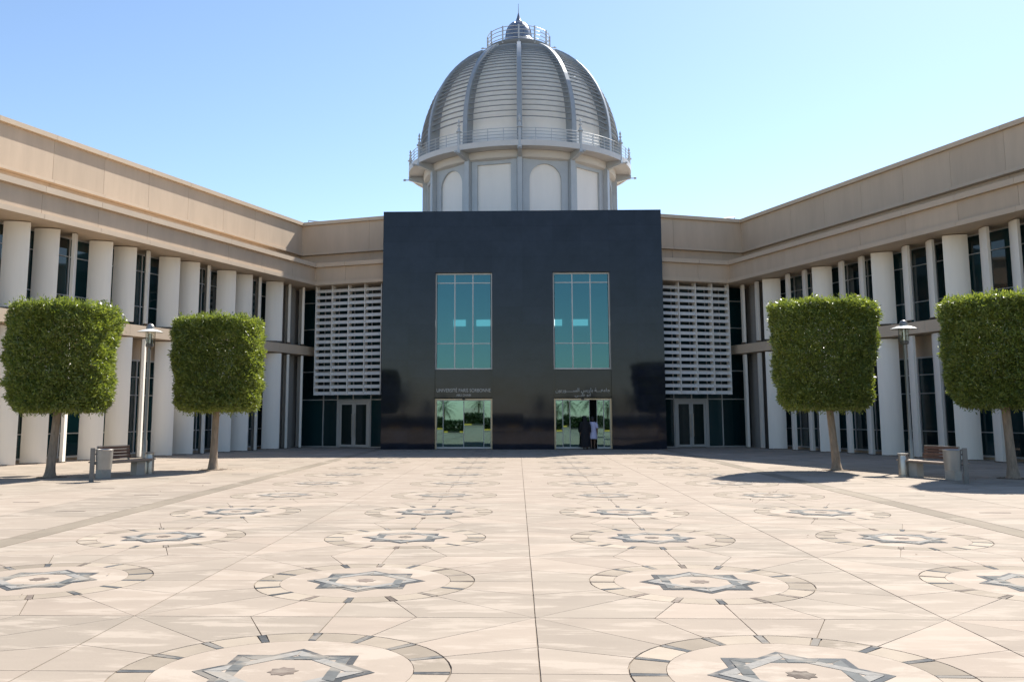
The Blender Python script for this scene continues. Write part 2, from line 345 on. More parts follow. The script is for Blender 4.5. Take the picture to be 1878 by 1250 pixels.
# plain slabs beyond the bands
me_plain = pm('paving_slab', [(-.85, -.85), (.85, -.85), (.85, .85), (-.85, .85)], DZ, 0.0, MT['slab'])
rest = MB(); cnt = 0; bars = MB(); cells = []
for s in (-1, 1):
    for i in range(8):
        for j in range(-9, 29):
            x = X0 + s * (7.28 + 0.8575 + 1.715 * i); y = 6.43 + HALF * j
            cells.append((y, x, i, j, s))
for y, x, i, j, s in sorted(cells):
    vis = abs(x) < 0.62 * y + 1.2 and abs(x) < 10.9 + (48.3 - y) * 0.345 + 1.5
    if vis and cnt < 300: inst('paving_slab', me_plain, plaza, (x, y, 0)); cnt += 1
    elif y > -13: rest.slab([(x - .85, y - .85), (x + .85, y - .85), (x + .85, y + .85), (x - .85, y + .85)], DZ, 0.0)
    if (i + j) % 2 == 0 and y > 5: bars.slab([(x - .26, y - .03), (x + .26, y - .03), (x + .26, y + .03), (x - .26, y + .03)], -0.002, 0.004)
tag(rest.build('paving_slab_field', MT['slab'], plaza), kind='stuff')
tag(bars.build('inlay_bar_field', MT['brown'], plaza), kind='stuff')

# ------------------------------------------------------------------ two wings with their links
T = R(19.0); ct, st = math.cos(T), math.sin(T)
C0 = (-10.864, 48.34)
BEND, AEND = 25.2, 4.15
def WP(side, a, b):   # a: out of the wing facade / along the link, b: along the wing / out of the link facade
    x = C0[0] + a * ct - b * st; y = C0[1] - a * st - b * ct
    return (x, y) if side < 0 else (-x, y)
def frame_mesh(side):  # local x (a) and y (b) axes
    ax = (ct, -st) if side < 0 else (-ct, -st); bx = (-st, -ct) if side < 0 else (st, -ct); return ax, bx
def wbox(mb, side, a0, a1, b0, b1, z0, z1): return mb.prism([WP(side, a0, b0), WP(side, a1, b0), WP(side, a1, b1), WP(side, a0, b1)], z0, z1)
def shell(R0=1.05, chord=0.87, th=0.12, n=8):
    ha = math.asin(chord / 2 / R0); o = []; i_ = []
    for k in range(n + 1):
        a = -ha + 2 * ha * k / n
        o.append((R0 * math.sin(a), -R0 * math.cos(a) + R0 * math.cos(ha))); i_.append(((R0 - th) * math.sin(a), -(R0 - th) * math.cos(a) + R0 * math.cos(ha)))
    return o + i_[::-1]
fin_lo = MB().prism(shell(), 0.03, 4.80).mesh('fin_column', MT['fin'], smooth=True)
fin_up = MB().prism(shell(), 5.43, 8.46).mesh('fin_column', MT['fin'], smooth=True)
pad = MB().box(-.18, .18, -.12, .06, 0, .035).mesh('fin_foot', MT['joint'])
ROWS_UP = (5.42, 6.26, 7.76, 8.48); ROWS_LO = (0.14, 1.02, 2.53, 3.28, 3.98)
SP = 1.331; S0 = -0.51
GA = -1.9        # glass offset of the wings
GB = -1.55       # glass offset of the links
WLAB = {-1: 'beige building wing on the left with sunlit parapet and white fin columns', 1: 'shaded grey beige building wing on the right with white fin columns'}
for side in (-1, 1):
    org = WP(side, 0, 0)
    wing = thing('wing_building', (org[0], org[1], 0), WLAB[side], 'building', 'building wings flanking the black entrance')
    # core walls and roof behind everything
    mb = MB(); wbox(mb, side, -14, -2.1, -1.8, BEND, -0.05, 8.5); wbox(mb, side, -14, AEND, -14, -1.8, -0.05, 8.5)
    mb.build('wall', MT['greypanel'], wing)
    mb = MB(); wbox(mb, side, -14, -2.62, -2.62, BEND, 8.5, 12.2); wbox(mb, side, -14, AEND, -14, -2.62, 8.5, 12.2)
    mb.build('roof', MT['joint'], wing)
    # horizontal mouldings as separate precast pieces
    layers = [('soffit_band', 0.0, -2.15, 8.50, 8.68, 'precast2'), ('cornice_panel', -0.16, -1.0, 8.684, 9.456, 'precast'), ('cornice_lip', 0.0, -2.6, 9.46, 9.67, 'precast2'),
              ('gutter_wall', -2.55, -2.61, 9.674, 10.59, 'precast'), ('parapet_lip', -2.30, -2.61, 10.60, 10.72, 'precast2'), ('parapet_panel', -2.40, -2.61, 10.724, 12.30, 'precast'),
              ('coping_stone', -2.26, -2.9, 12.304, 12.49, 'precast2')]
    for nm, of, ob, z0, z1, mk in layers:
        off = 0.0 if of > -1 else 0.15
        b = of; nxt = 2.02 + off
        while b < BEND - 0.05:
            e = min(nxt, BEND); mb = MB(); wbox(mb, side, ob, of, b + (0.006 if b > of else 0.0), e - 0.006, z0, z1)
            mid = WP(side, of, (b + e) / 2); mb.build(nm, MT[mk], wing, org=(mid[0], mid[1], z0)); b = e; nxt = e + 2 * SP
        a0 = ob; cuts = [1.7 + off, AEND]
        for e in cuts:
            mb = MB(); wbox(mb, side, a0 + (0.006 if a0 > ob else 0), e - 0.006, ob, of, z0, z1)
            mid = WP(side, (a0 + e) / 2, of); mb.build(nm, MT[mk], wing, org=(mid[0], mid[1], z0)); a0 = e
    mb = MB(); wbox(mb, side, -2.6, -0.3, -0.3, BEND - .01, 8.69, 9.45); wbox(mb, side, -2.6, AEND, -2.6, -0.3, 8.69, 9.45); mb.build('cornice_backing', MT['joint'], wing)
    # ledge between the storeys
    b = -1.75; nxt = 2.02
    while b < BEND - .05:
        e = min(nxt, BEND); mb = MB(); wbox(mb, side, -1.75, -0.78, b + .004, e - .004, 4.86, 5.32)
        mid = WP(side, -1.2, (b + e) / 2); mb.build('ledge_panel', MT['precast2'], wing, org=(mid[0], mid[1], 4.86)); b = e; nxt = e + 2 * SP
    # grey solid wall next to the corner
    for z0, z1 in ((0.0, 4.85), (5.33, 8.49)):
        mb = MB(); wbox(mb, side, -2.05, -1.5, -0.45, 1.62, z0, z1); mb.build('blank_wall_panel', MT['greypanel'], wing)
    # beige spandrel above the ground floor windows
    for k in range(9):
        b0 = 1.63 + k * 2 * SP; b1 = min(b0 + 2 * SP, BEND)
        mb = MB(); wbox(mb, side, -2.05, -1.86, b0 + .006, b1 - .006, 4.0, 4.855); mid = WP(side, -1.9, b0 + SP); mb.build('spandrel_panel', MT['precast'], wing, org=(mid[0], mid[1], 4.0))
    # fins
    vx, vy = None, None
    for k in range(19):
        bpos = S0 + SP * k; x, y = WP(side, -1.1, bpos)
        wide = (k % 3 == 2) or (k % 3 == 1 and side < 0 and k > 1)
        rot = -side * (R(20) if k % 3 == 2 else R(17)) if wide else (-side * R(116) if side < 0 else -side * R(101))
        for me in (fin_lo, fin_up): inst('fin_column', me, wing, (x, y, 0), rot)
        inst('fin_foot', pad, wing, (x, y, 0), rot); inst('fin_foot', pad, wing, (x, y, 5.395 - 0.0), rot)
    # glazing of the wing
    ax, bx = frame_mesh(side)
    def pane_mesh(wd, h):
        p = [(ax[0] * a + bx[0] * b, ax[1] * a + bx[1] * b) for a, b in ((-.03, -wd / 2), (0, -wd / 2), (0, wd / 2), (-.03, wd / 2))]
        return MB().prism(p, 0, h).mesh('window_pane', MT['glass'])
    for rows in (ROWS_UP, ROWS_LO):
        for z0, z1 in zip(rows[:-1], rows[1:]):
            pmh = pane_mesh(SP - 0.05, z1 - z0 - 0.05)
            for k in range(17):
                b = 2.3 + SP * (k + 0.0); x, y = WP(side, GA, b); 
                if b < BEND - .6: inst('window_pane', pmh, wing, (x, y, z0 + 0.025))
        mul = MB().prism([(ax[0] * a + bx[0] * b, ax[1] * a + bx[1] * b) for a, b in ((-.05, -.024), (.05, -.024), (.05, .024), (-.05, .024))], 0, rows[-1] - rows[0]).mesh('mullion', MT['alu'])
        for k in range(18):
            b = 2.3 - SP / 2 + SP * k
            if b < BEND: x, y = WP(side, GA, b); inst('mullion', mul, wing, (x, y, rows[0]))
        for zi, z in enumerate(rows):
            hh = 0.035 if zi not in (0, len(rows) - 1) else 0.07
            mb = MB(); wbox(mb, side, GA - .04, GA + .042, 1.63, BEND, z - hh / 2, z + hh / 2); mb.build('transom', MT['alu'], wing)
    mb = MB(); wbox(mb, side, -2.05, GA - .05, 1.63, BEND, 0.0, 0.13); mb.build('sill', MT['precast2'], wing)
    # link glazing, doors and louvre screen
    av = [-1.88, -0.28, 0.58, 2.58, 3.45, AEND - .05]
    for a0, a1 in zip(av[:-1], av[1:]):
        for z0, z1 in ((2.50, 4.0), (4.0, 6.3), (6.3, 7.75), (7.75, 8.49)) + (() if (a0, a1) == (0.58, 2.58) else ((0.06, 2.50),)):
            mb = MB(); wbox(mb, side, a0 + .025, a1 - .025, GB - .03, GB, z0 + .02, z1 - .02); mid = WP(side, (a0 + a1) / 2, GB); mb.build('window_pane', MT['glass'], wing, org=(mid[0], mid[1], z0))
    for a in av + [0.58 + .95]:
        mb = MB(); z0 = 2.5 if abs(a - 1.53) < .01 else 0.0
        wbox(mb, side, a - .025, a + .025, GB - .05, GB + .05, z0, 8.49); mid = WP(side, a, GB); mb.build('mullion', MT['alu'], wing, org=(mid[0], mid[1], z0))
    for z in (2.50, 4.0, 6.3, 7.75, 0.03):
        segs = ((-1.88, .555), (2.605, AEND)) if z < 1 else ((-1.88, AEND),)
        for a0, a1 in segs:
            mb = MB(); wbox(mb, side, a0, a1, GB - .04, GB + .043, z - .025, z + .025); mb.build('transom', MT['alu'], wing)
    fr = MB()
    for a0, a1, z0, z1 in ((.62, .72, 0, 2.46), (2.44, 2.54, 0, 2.46), (.72, 2.44, 2.36, 2.46)): wbox(fr, side, a0, a1, GB - .06, GB + .06, z0, z1)
    door = fr.build('door_frame', MT['alu'], wing)
    for a0, a1, ha in ((.73, 1.575, 1.50), (1.585, 2.43, 1.66)):
        lf = MB()
        for p, q, z0, z1 in ((a0, a0 + .11, .02, 2.35), (a1 - .11, a1, .02, 2.35), (a0 + .11, a1 - .11, .02, .15), (a0 + .11, a1 - .11, 2.24, 2.35)): wbox(lf, side, p, q, GB - .03, GB + .035, z0, z1)
        leaf = lf.build('door', MT['alu'], wing)
        mb = MB(); wbox(mb, side, a0 + .11, a1 - .11, GB - .02, GB + .01, .15, 2.24); mb.build('door_pane', MT['doorglass'], leaf)
        px, py = WP(side, ha, GB + .10); q0 = WP(side, ha, GB + .03)
        mb = MB().tube([(px, py, .55), (px, py, 1.75)], .018, 8)
        for z in (.65, 1.65): mb.tube([(q0[0], q0[1], z), (px, py, z)], .012, 6)
        mb.build('door_handle', MT['bright'], leaf)
    A0, A1, Z0, Z1 = -0.22, 3.68, 2.72, 8.46
    sf = MB()
    for k in range(5):
        a = A0 + (A1 - A0) * k / 4; wbox(sf, side, a - .022, a + .022, -.80, -.42, Z0, Z1 + .03)
    scr = sf.build('louvre_screen', MT['screen'], wing)
    NB = 17; pitch = (Z1 - Z0) / NB; wdt = (A1 - A0) / 4 - .05
    prof = [(.0, .0), (.014, .004), (-.085, .178), (-.103, .174)]          # (outward, up)
    bl = MB()
    pa = [(ax[0] * -wdt / 2, ax[1] * -wdt / 2), (ax[0] * wdt / 2, ax[1] * wdt / 2)]
    vs = [(p[0] + bx[0] * o, p[1] + bx[1] * o, z) for p in pa for o, z in prof]
    bl.add(vs, [(0, 1, 2, 3), (7, 6, 5, 4), (0, 4, 5, 1), (1, 5, 6, 2), (2, 6, 7, 3), (3, 7, 4, 0)])
    ble = bl.mesh('louvre_blade', MT['screen'])
    for j in range(NB):
        for k in range(4):
            p = WP(side, A0 + (A1 - A0) * (k + .5) / 4, -.46); inst('louvre_blade', ble, scr, (p[0], p[1], Z0 + .01 + pitch * j))
    p1, p2 = WP(side, A0, -.62), WP(side, A1, -.62)
    # little guard rail on the roof corner
    q = [WP(side, -3.4, -4.6), WP(side, -1.3, -4.2)]; rl = MB()
    rl.tube([(q[0][0], q[0][1], 12.2), (q[0][0], q[0][1], 13.15), (q[1][0], q[1][1], 12.75), (q[1][0], q[1][1], 12.2)], .03, 6); rl.build('roof_rail', MT['rail'], wing)

# ------------------------------------------------------------------ black granite entrance block
ent = thing('entrance_building', (0, 46.8, 0), 'black polished granite entrance block with two tall teal windows and glass doors', 'building')
HX, ZT, YF, YB = 7.08, 12.10, 46.8, 53.0
SL = [(-4.37, -1.48), (1.62, 4.50)]; ZS = 8.90; XO = 0.07
mb = MB()
for x0, x1 in ((-HX, SL[0][0]), (SL[0][1], SL[1][0]), (SL[1][1], HX + .1)): mb.box(x0 + .006, x1 - .006, YF + .03, YF + .6, -.03, ZS)
mb.box(-HX + .006, HX + .094, YF + .03, YF + .6, ZS, ZT - .006)
mb.build('granite_wall', MT['granite'], ent)
ce = [-7.08, -5.725, -4.37, -2.925, -1.48, .07, 1.62, 3.06, 4.50, 5.84, 7.18]; re_ = [ZS / 10 * i for i in range(10)] + [8.90, 9.70, 10.50, 11.30, 12.10]
for i in range(10):
    for j in range(14):
        if i in (2, 3, 6, 7) and re_[j] < ZS - .01: continue
        x0, x1, z0, z1 = ce[i] + .002, ce[i + 1] - .002, re_[j] + .002, re_[j + 1] - .002
        d = [random.gauss(0, .0007) for _ in range(4)]
        MB().hexa([(x0, YF + d[0], z0), (x1, YF + d[1], z0), (x1, YF + .03, z0), (x0, YF + .03, z0), (x0, YF + d[2], z1), (x1, YF + d[1] + d[2] - d[0], z1), (x1, YF + .03, z1), (x0, YF + .03, z1)]).build('granite_panel', MT['granite'], ent, org=((x0 + x1) / 2, YF, z0))
mb = MB(); mb.box(-HX, -HX + .4, YF + .6, YB, -.03, ZT - .003); mb.box(HX - .3, HX + .1, YF + .6, YB, -.03, ZT - .003); mb.build('granite_side_wall', MT['granite'], ent)
MB().box(-HX + .4, HX - .3, YF + .6, 60, ZT - .5, ZT - .1).build('roof', MT['joint'], ent)
MB().box(-HX + .4, HX - .3, YF + .6, 60, -.03, 0.0).build('hall_floor', MT['intfloor'], ent)
hb = MB(); hb.box(-HX + .4, HX - .3, 55.5, 55.7, 0, ZT - .5); hall = hb.build('hall_wall', MT['intwall'], ent)
for x0, x1 in ((-4.50, -3.30), (-2.66, -1.82), (1.80, 2.48), (3.10, 4.43)):
    MB().box(x0, x1, 55.43, 55.497, 6.97, 7.35).build('clerestory_window', MT['litwin'], hall)
ROW = (3.96, 5.28, 8.38, 8.86)
for si, (x0, x1) in enumerate(SL):
    yw = YF + .24
    fr = MB(); fr.box(x0, x0 + .06, yw - .05, yw + .05, 3.96, 8.88); fr.box(x1 - .06, x1, yw - .05, yw + .05, 3.96, 8.88)
    fr.box(x0 + .06, x1 - .06, yw - .05, yw + .05, 3.96, 4.03); fr.box(x0 + .06, x1 - .06, yw - .05, yw + .05, 8.81, 8.88)
    win = fr.build('window', MT['alu'], ent)
    wv = (x1 - x0 - .12) / 3
    for i in (1, 2): MB().box(x0 + .06 + wv * i - .025, x0 + .06 + wv * i + .025, yw - .04, yw + .04, 4.03, 8.81).build('mullion', MT['alu'], win)
    for z in (5.28, 8.38):
        for i in range(3): MB().box(x0 + .06 + wv * i + .025, x0 + .06 + wv * (i + 1) - .025, yw - .035, yw + .035, z - .022, z + .022).build('transom', MT['alu'], win)
    for i in range(3):
        for z0, z1 in ((4.03, 5.258), (5.302, 8.358), (8.402, 8.81)):
            tl = rng.normal(0, .0016)
            xa, xb = x0 + .06 + wv * i + .025, x0 + .06 + wv * (i + 1) - .025
            MB().box(xa, xb, yw - .006, yw + .006, z0, z1).build('window_pane', MT['teal'], win)
    # granite panel with the name, a little set back
    pan = MB().box(x0 + .004, x1 - .004, YF + .10, YF + .42, 2.55, 3.93).build('name_panel', MT['granite'], ent)
    def text(body, x, z, size, width=None, al='CENTER'):
        c = bpy.data.curves.new('lettering', 'FONT'); c.body = body; c.size = size; c.align_x = al; c.extrude = .012
        o = bpy.data.objects.new('tmp', c); COL.objects.link(o); dg = bpy.context.evaluated_depsgraph_get(); dg.update()
        me = bpy.data.meshes.new_from_object(o.evaluated_get(dg)); bpy.data.objects.remove(o)
        me.name = 'lettering'; me.materials.clear(); me.materials.append(MT['letters'])
        xsv = [v.co.x for v in me.vertices]; k = width / (max(xsv) - min(xsv)) if width else 1.0; mx = (max(xsv) + min(xsv)) / 2
        for v in me.vertices: v.co = ((v.co.x - mx) * k, -v.co.z, v.co.y)
        ob = bpy.data.objects.new('lettering', me); link(ob, pan, (x, YF + .10 - .012, z)); return ob
    xm = (x0 + x1) / 2
    if si == 0:
        text('UNIVERSIT\u00c9 PARIS SORBONNE', xm, 2.83, .25, 2.72); text('ABU DHABI', xm, 2.62, .16, .74)
    else:
        # joined Arabic letters written left to right in presentation forms
        l1 = '\ufe9f\ufe8e\ufee3\ufecc\u0640\u0640\u0640\ufe94 \ufe91\ufe8e\ufead\ufef3\ufeb2 \ufe8d\ufedf\ufeb4\u0640\u0640\u0640\u0640\u0640\ufeee\ufead\ufe91\ufeee\ufee5'
        l2 = '\ufe83\ufe91\ufeee \ufec7\ufe92\u0640\u0640\ufef2'
        text(l1[::-1], xm, 2.83, .26, 2.72); text(l2[::-1], xm, 2.62, .2, .8)
    # glass sliding doors
    yd = YF + .30; zt = 2.50
    jam = MB(); jam.box(x0 + .003, x0 + .075, yd - .10, yd + .06, 0, zt); jam.box(x1 - .075, x1 - .003, yd - .10, yd + .06, 0, zt); jam.box(x0 + .075, x1 - .075, yd - .05, yd + .05, zt - .06, zt)
    jo = jam.build('door_frame', MT['goldjamb'], ent)
    xin0, xin1 = x0 + .08, x1 - .08
    if si == 0: cuts = [(xin0, xin0 + .32, 0, .0), (xin0 + .33, xin0 + 1.36, .03, .0030), (xin0 + 1.37, xin0 + 2.37, .03, -.0038), (xin0 + 2.38, xin1, 0, .001)]
    else: cuts = [(xin0, xin0 + .35, 0, .002), (xin0 + .36, xin0 + .71, .0, -.002), (xin0 + .72, xin0 + 1.70, .03, .0), (xin0 + 2.06, xin0 + 2.40, .03, -.001), (xin0 + 2.41, xin1, 0, .002)]
    for (a, b, dy, tilt) in cuts:
        fr = MB(); fr.box(a, b, yd + dy - .02, yd + dy + .02, .01, .10); fr.box(a, b, yd + dy - .02, yd + dy + .02, zt - .10, zt - .065)
        fr.box(a, a + .015, yd + dy - .018, yd + dy + .018, .10, zt - .10); fr.box(b - .015, b, yd + dy - .018, yd + dy + .018, .10, zt - .10)
        d = fr.build('sliding_door', MT['alu'], ent)
        y_ = yd + dy; h = tilt * 2.3
        MB().hexa([(a + .015, y_ - .005, .10), (b - .015, y_ - .005, .10), (b - .015, y_ + .005, .10), (a + .015, y_ + .005, .10),
                   (a + .015, y_ - .005 + h, zt - .10), (b - .015, y_ - .005 + h, zt - .10), (b - .015, y_ + .005 + h, zt - .10), (a + .015, y_ + .005 + h, zt - .10)]).build('door_pane', MT['mirror'], d)
    MB().box(xm - .07, xm + .07, yd - .16, yd - .05, zt - .05, zt + .03).build('door_sensor', MT['black'], ent)

# ------------------------------------------------------------------ domed rotunda
DC = (0.0, 60.0)
dome = thing('domed_rotunda', (DC[0], DC[1], 11.6), 'grey ribbed dome with louvred panels, balcony ring and spire on a white drum', 'dome')
def dp(rr, adeg, z): a = R(adeg); return (DC[0] + rr * math.sin(a), DC[1] - rr * math.cos(a), z)   # 0 deg faces the plaza
ZB, ZD = 11.5, 17.05
MB().lathe([(5.75, ZB), (5.75, ZD)], 48, DC).build('drum', MT['lead'], dome)
for k in range(12):
    a0 = 30 * k; am = a0 + 15
    # pilaster
    mb = MB(); hw = 1.45
    mb.hexa([dp(6.0, a0 - hw, ZB), dp(6.42, a0 - hw * .94, ZB), dp(6.42, a0 + hw * .94, ZB), dp(6.0, a0 + hw, ZB), dp(6.0, a0 - hw, ZD - .02), dp(6.42, a0 - hw * .94, ZD - .02), dp(6.42, a0 + hw * .94, ZD - .02), dp(6.0, a0 + hw, ZD - .02)])
    mb.build('pilaster', MT['lead'], dome, fix=True)
    # wall face with opening
    cm = Vector(dp(6.12 * math.cos(R(15)) + .05, am, 0)); nrm = Vector(dp(1, am, 0)) - Vector(dp(0, am, 0)); tx = Vector((math.cos(R(am)), math.sin(R(am)), 0))
    def fp(x, z, d=0.0): p = cm + tx * x + nrm * d; return (p.x, p.y, z)
    W2 = 1.42; arch = (k % 2 == 0)
    ow = 1.0 if arch else 1.05; zt = 16.62
    mb = MB()
    def plate(pts):
        n = len(pts); vs = [fp(x, z, 0) for x, z in pts] + [fp(x, z, -.16) for x, z in pts]
        mb.add(vs, [tuple(range(n)), tuple(range(2 * n - 1, n - 1, -1))] + [(i, n + i, n + (i + 1) % n, (i + 1) % n) for i in range(n)])
    plate([(-W2, ZB), (-ow, ZB), (-ow, ZD - .03), (-W2, ZD - .03)]); plate([(ow, ZB), (W2, ZB), (W2, ZD - .03), (ow, ZD - .03)])
    if arch:
        zc = zt - ow; pts = [(-ow * math.cos(math.pi * i / 16), zc + ow * math.sin(math.pi * i / 16)) for i in range(17)]
        for i in range(16):
            (xa, za), (xb, zb) = pts[i], pts[i + 1]; plate([(xa, za), (xb, zb), (xb, ZD - .03), (xa, ZD - .03)])
    else: plate([(-ow, zt), (ow, zt), (ow, ZD - .03), (-ow, ZD - .03)])
    fc = mb.build('drum_frame', MT['lead'], dome, fix=True)
    mb = MB(); n = [fp(-1.2, ZB, -.13), fp(1.2, ZB, -.13), fp(1.2, ZB, -.17), fp(-1.2, ZB, -.17)]; mb.hexa(n + [(p[0], p[1], zt + .25) for p in n]); mb.build('arched_panel' if arch else 'square_panel', MT['shell'], fc, fix=True)
    # bracket, finial post, spout
    mb = MB(); h = 1.1
    mb.hexa([dp(6.35, a0 - h, 16.86), dp(7.36, a0 - h * .9, 17.12), dp(7.36, a0 + h * .9, 17.12), dp(6.35, a0 + h, 16.86), dp(6.35, a0 - h, 17.355), dp(7.36, a0 - h * .9, 17.355), dp(7.36, a0 + h * .9, 17.355), dp(6.35, a0 + h, 17.355)])
    mb.build('bracket', MT['lead'], dome, fix=True)
    c = dp(7.27, a0, 0)[:2]
    mb = MB().lathe([(.001, 17.2), (.09, 17.2), (.09, 18.42), (.17, 18.44), (.17, 18.50), (.09, 18.52), (.085, 18.68), (.045, 18.70), (.045, 18.80), (.10, 18.84), (.10, 18.88), (.04, 18.90), (.04, 18.98), (.075, 19.03), (.06, 19.10), (.015, 19.24), (.001, 19.26)], 10, c)
    mb.build('finial_post', MT['lead'], dome, smooth=True)
    q0, q1, q2 = dp(7.34, a0, 17.16), dp(7.66, a0, 17.16), dp(7.72, a0, 17.16)
    MB().tube([q0, q1], .035, 6).tube([dp(7.58, a0, 17.16), q2], [.085, .06], 8).build('spout', MT['lead'], dome)
    for t in (7.5, 15, 22.5):
        b = dp(7.27, a0 + t, 17.68); MB().tube([b, (b[0], b[1], 18.42)], .022, 6).build('baluster', MT['lead'], dome)
    # deck segment
    mb = MB(); s0, s1 = R(a0 + .25), R(a0 + 29.75); n = 8; vs = []
    prof = [(6.0, 17.36), (7.20, 17.36), (7.20, 17.32), (7.32, 17.32), (7.32, 17.66), (7.27, 17.66), (7.27, 17.42), (6.0, 17.42)]
    for rr, z in prof:
        for i in range(n + 1):
            a = s0 + (s1 - s0) * i / n; vs.append((DC[0] + rr * math.sin(a), DC[1] - rr * math.cos(a), z))
    m = n + 1; L8 = len(prof); fs = []
    for p in range(L8):
        q = (p + 1) % L8
        for i in range(n): fs.append((p * m + i, p * m + i + 1, q * m + i + 1, q * m + i))
    fs += [tuple(p * m for p in range(L8)), tuple(p * m + n for p in range(L8 - 1, -1, -1))]
    MB().add(vs, fs).build('balcony_deck', MT['deck'], dome, fix=True)
for z in (17.83, 18.02, 18.21, 18.40): MB().torus(7.27, z, .021, 96, DC).build('handrail', MT['lead'], dome, smooth=True)
MB().lathe([(5.9, 16.80), (6.28, 16.92), (6.34, 17.04), (6.34, 17.35), (5.9, 17.35)], 60, DC).build('drum_cornice', MT['creamsof'], dome, smooth=True)
RD, ZC, HC = 6.50, 19.0, 7.1
def er(z): return RD * math.sqrt(max(0, 1 - ((z - ZC) / HC) ** 2)) if z > ZC else RD
zs = [17.41] + [ZC + HC * math.sin(R(t)) for t in (0, 8, 16, 24, 32, 40, 48, 56, 62, 68)]
MB().lathe([(er(z) * .88, z) for z in zs], 48, DC).build('dome_lining', MT['innerdome'], dome, smooth=True)
for k in range(12):
    am = 30 * k + 15; a0 = 30 * k
    # white central panel of every gore
    mb = MB(); n = 5; vs = []
    for z in zs:
        for i in range(n + 1):
            x = -1 + 2 * i / n; a = am + x * 14.6; vs.append(dp(er(z) * .915, a, z))
    fs = [(q * (n + 1) + i, q * (n + 1) + i + 1, (q + 1) * (n + 1) + i + 1, (q + 1) * (n + 1) + i) for q in range(len(zs) - 1) for i in range(n)]
    mb.add(vs, fs); mb.build('dome_panel', MT['shell'], dome, smooth=True, fix=True)
    # rib
    mb = MB(); vs = []; zr = [17.41] + [ZC + HC * math.sin(R(t)) for t in range(0, 70, 5)]
    for z in zr:
        hw = .155 if z < ZC else .155 - .04 * (z - ZC) / HC; rr = er(z); tang = R(a0)
        for dr, s in ((-.72, -1), (.12, -1), (.12, 1), (-.72, 1)):
            q = dp(rr + dr, a0, z + dr * 0.0); vs.append((q[0] + s * hw * math.cos(tang), q[1] + s * hw * math.sin(tang), z + (dr + .1) * .5 * max(0, (z - ZC) / HC)))
    m = len(zr); fs = [(q * 4 + i, q * 4 + (i + 1) % 4, (q + 1) * 4 + (i + 1) % 4, (q + 1) * 4 + i) for q in range(m - 1) for i in range(4)] + [(0, 1, 2, 3), (4 * m - 1, 4 * m - 2, 4 * m - 3, 4 * m - 4)]
    mb.add(vs, fs); mb.build('rib', MT['ribpaint'], dome, fix=True)
# louvre slats, one mesh per row shared by the twelve gores
NS = 24
for j in range(NS):
    t = j / (NS - 1); th = R(3 + 62 * t ** 0.96); z = ZC + HC * math.sin(th); rr = er(z)
    hwid = .165 / rr; mb = MB(); n = 4; vs = []
    A_ = math.pi / 12 - hwid
    for dr, dz in ((.02, 0), (.02, .03), (-.16, .05), (-.16, .02)):
        for i in range(n + 1):
            a = -A_ + 2 * A_ * i / n; vs.append(((rr + dr) * math.sin(a), -(rr + dr) * math.cos(a), dz))
    m = n + 1; fs = [(p * m + i, p * m + i + 1, ((p + 1) % 4) * m + i + 1, ((p + 1) % 4) * m + i) for p in range(4) for i in range(n)]
    me = MB().add(vs, fs).mesh('louvre_slat', MT['slat'])
    for k in range(12): inst('louvre_slat', me, dome, (DC[0], DC[1], z), R(30 * k + 15))
# crown platform, its railing, cupola and spire
MB().lathe([(1.6, 25.55), (1.95, 25.62), (2.12, 25.86), (2.16, 25.95), (2.16, 26.04), (1.0, 26.04)], 48, DC).build('crown_platform', MT['innerdome'], dome, smooth=True)
for k in range(12):
    c = dp(2.10, 30 * k, 0)[:2]; MB().box(c[0] - .05, c[0] + .05, c[1] - .05, c[1] + .05, 25.85, 27.02).build('crown_post', MT['lead'], dome)
for z in (26.18, 26.44, 26.70, 26.95): MB().torus(2.10, z, .026, 48, DC).build('crown_rail', MT['lead'], dome, smooth=True)
for a in (90, -90): MB().tube([dp(2.15, a, 26.25), dp(2.5, a, 26.25)], .035, 6).tube([dp(2.38, a, 26.25), dp(2.55, a, 26.25)], [.08, .03], 8).build('spout', MT['lead'], dome)
MB().lathe([(1.62, 26.05), (1.60, 26.22), (1.30, 26.50), (1.02, 26.72), (.93, 26.85), (.92, 27.0)], 24, DC).build('cupola_skirt', MT['cupola'], dome, smooth=True)
MB().lathe([(.92, 27.0), (.90, 27.12), (.86, 27.35), (.76, 27.6), (.62, 27.82), (.42, 28.0), (.20, 28.12)], 24, DC).build('cupola', MT['cupola'], dome, smooth=True)
for k in range(8):
    pts = [dp(rr + .015, 45 * k + 22, z) for rr, z in ((.92, 26.9), (.90, 27.12), (.86, 27.35), (.76, 27.6), (.62, 27.82), (.42, 28.0), (.22, 28.1))]
    MB().tube(pts, .02, 5).build('cupola_seam', MT['cupola'], dome)
MB().lathe([(.26, 28.06), (.20, 28.14), (.11, 28.42), (.03, 28.74), (.001, 28.76)], 14, DC).build('spire', MT['cupola'], dome, smooth=True)
MB().tube([(DC[0], DC[1], 28.7), (DC[0], DC[1], 29.4)], [.022, .012], 6).build('needle', MT['steeldark'], dome)

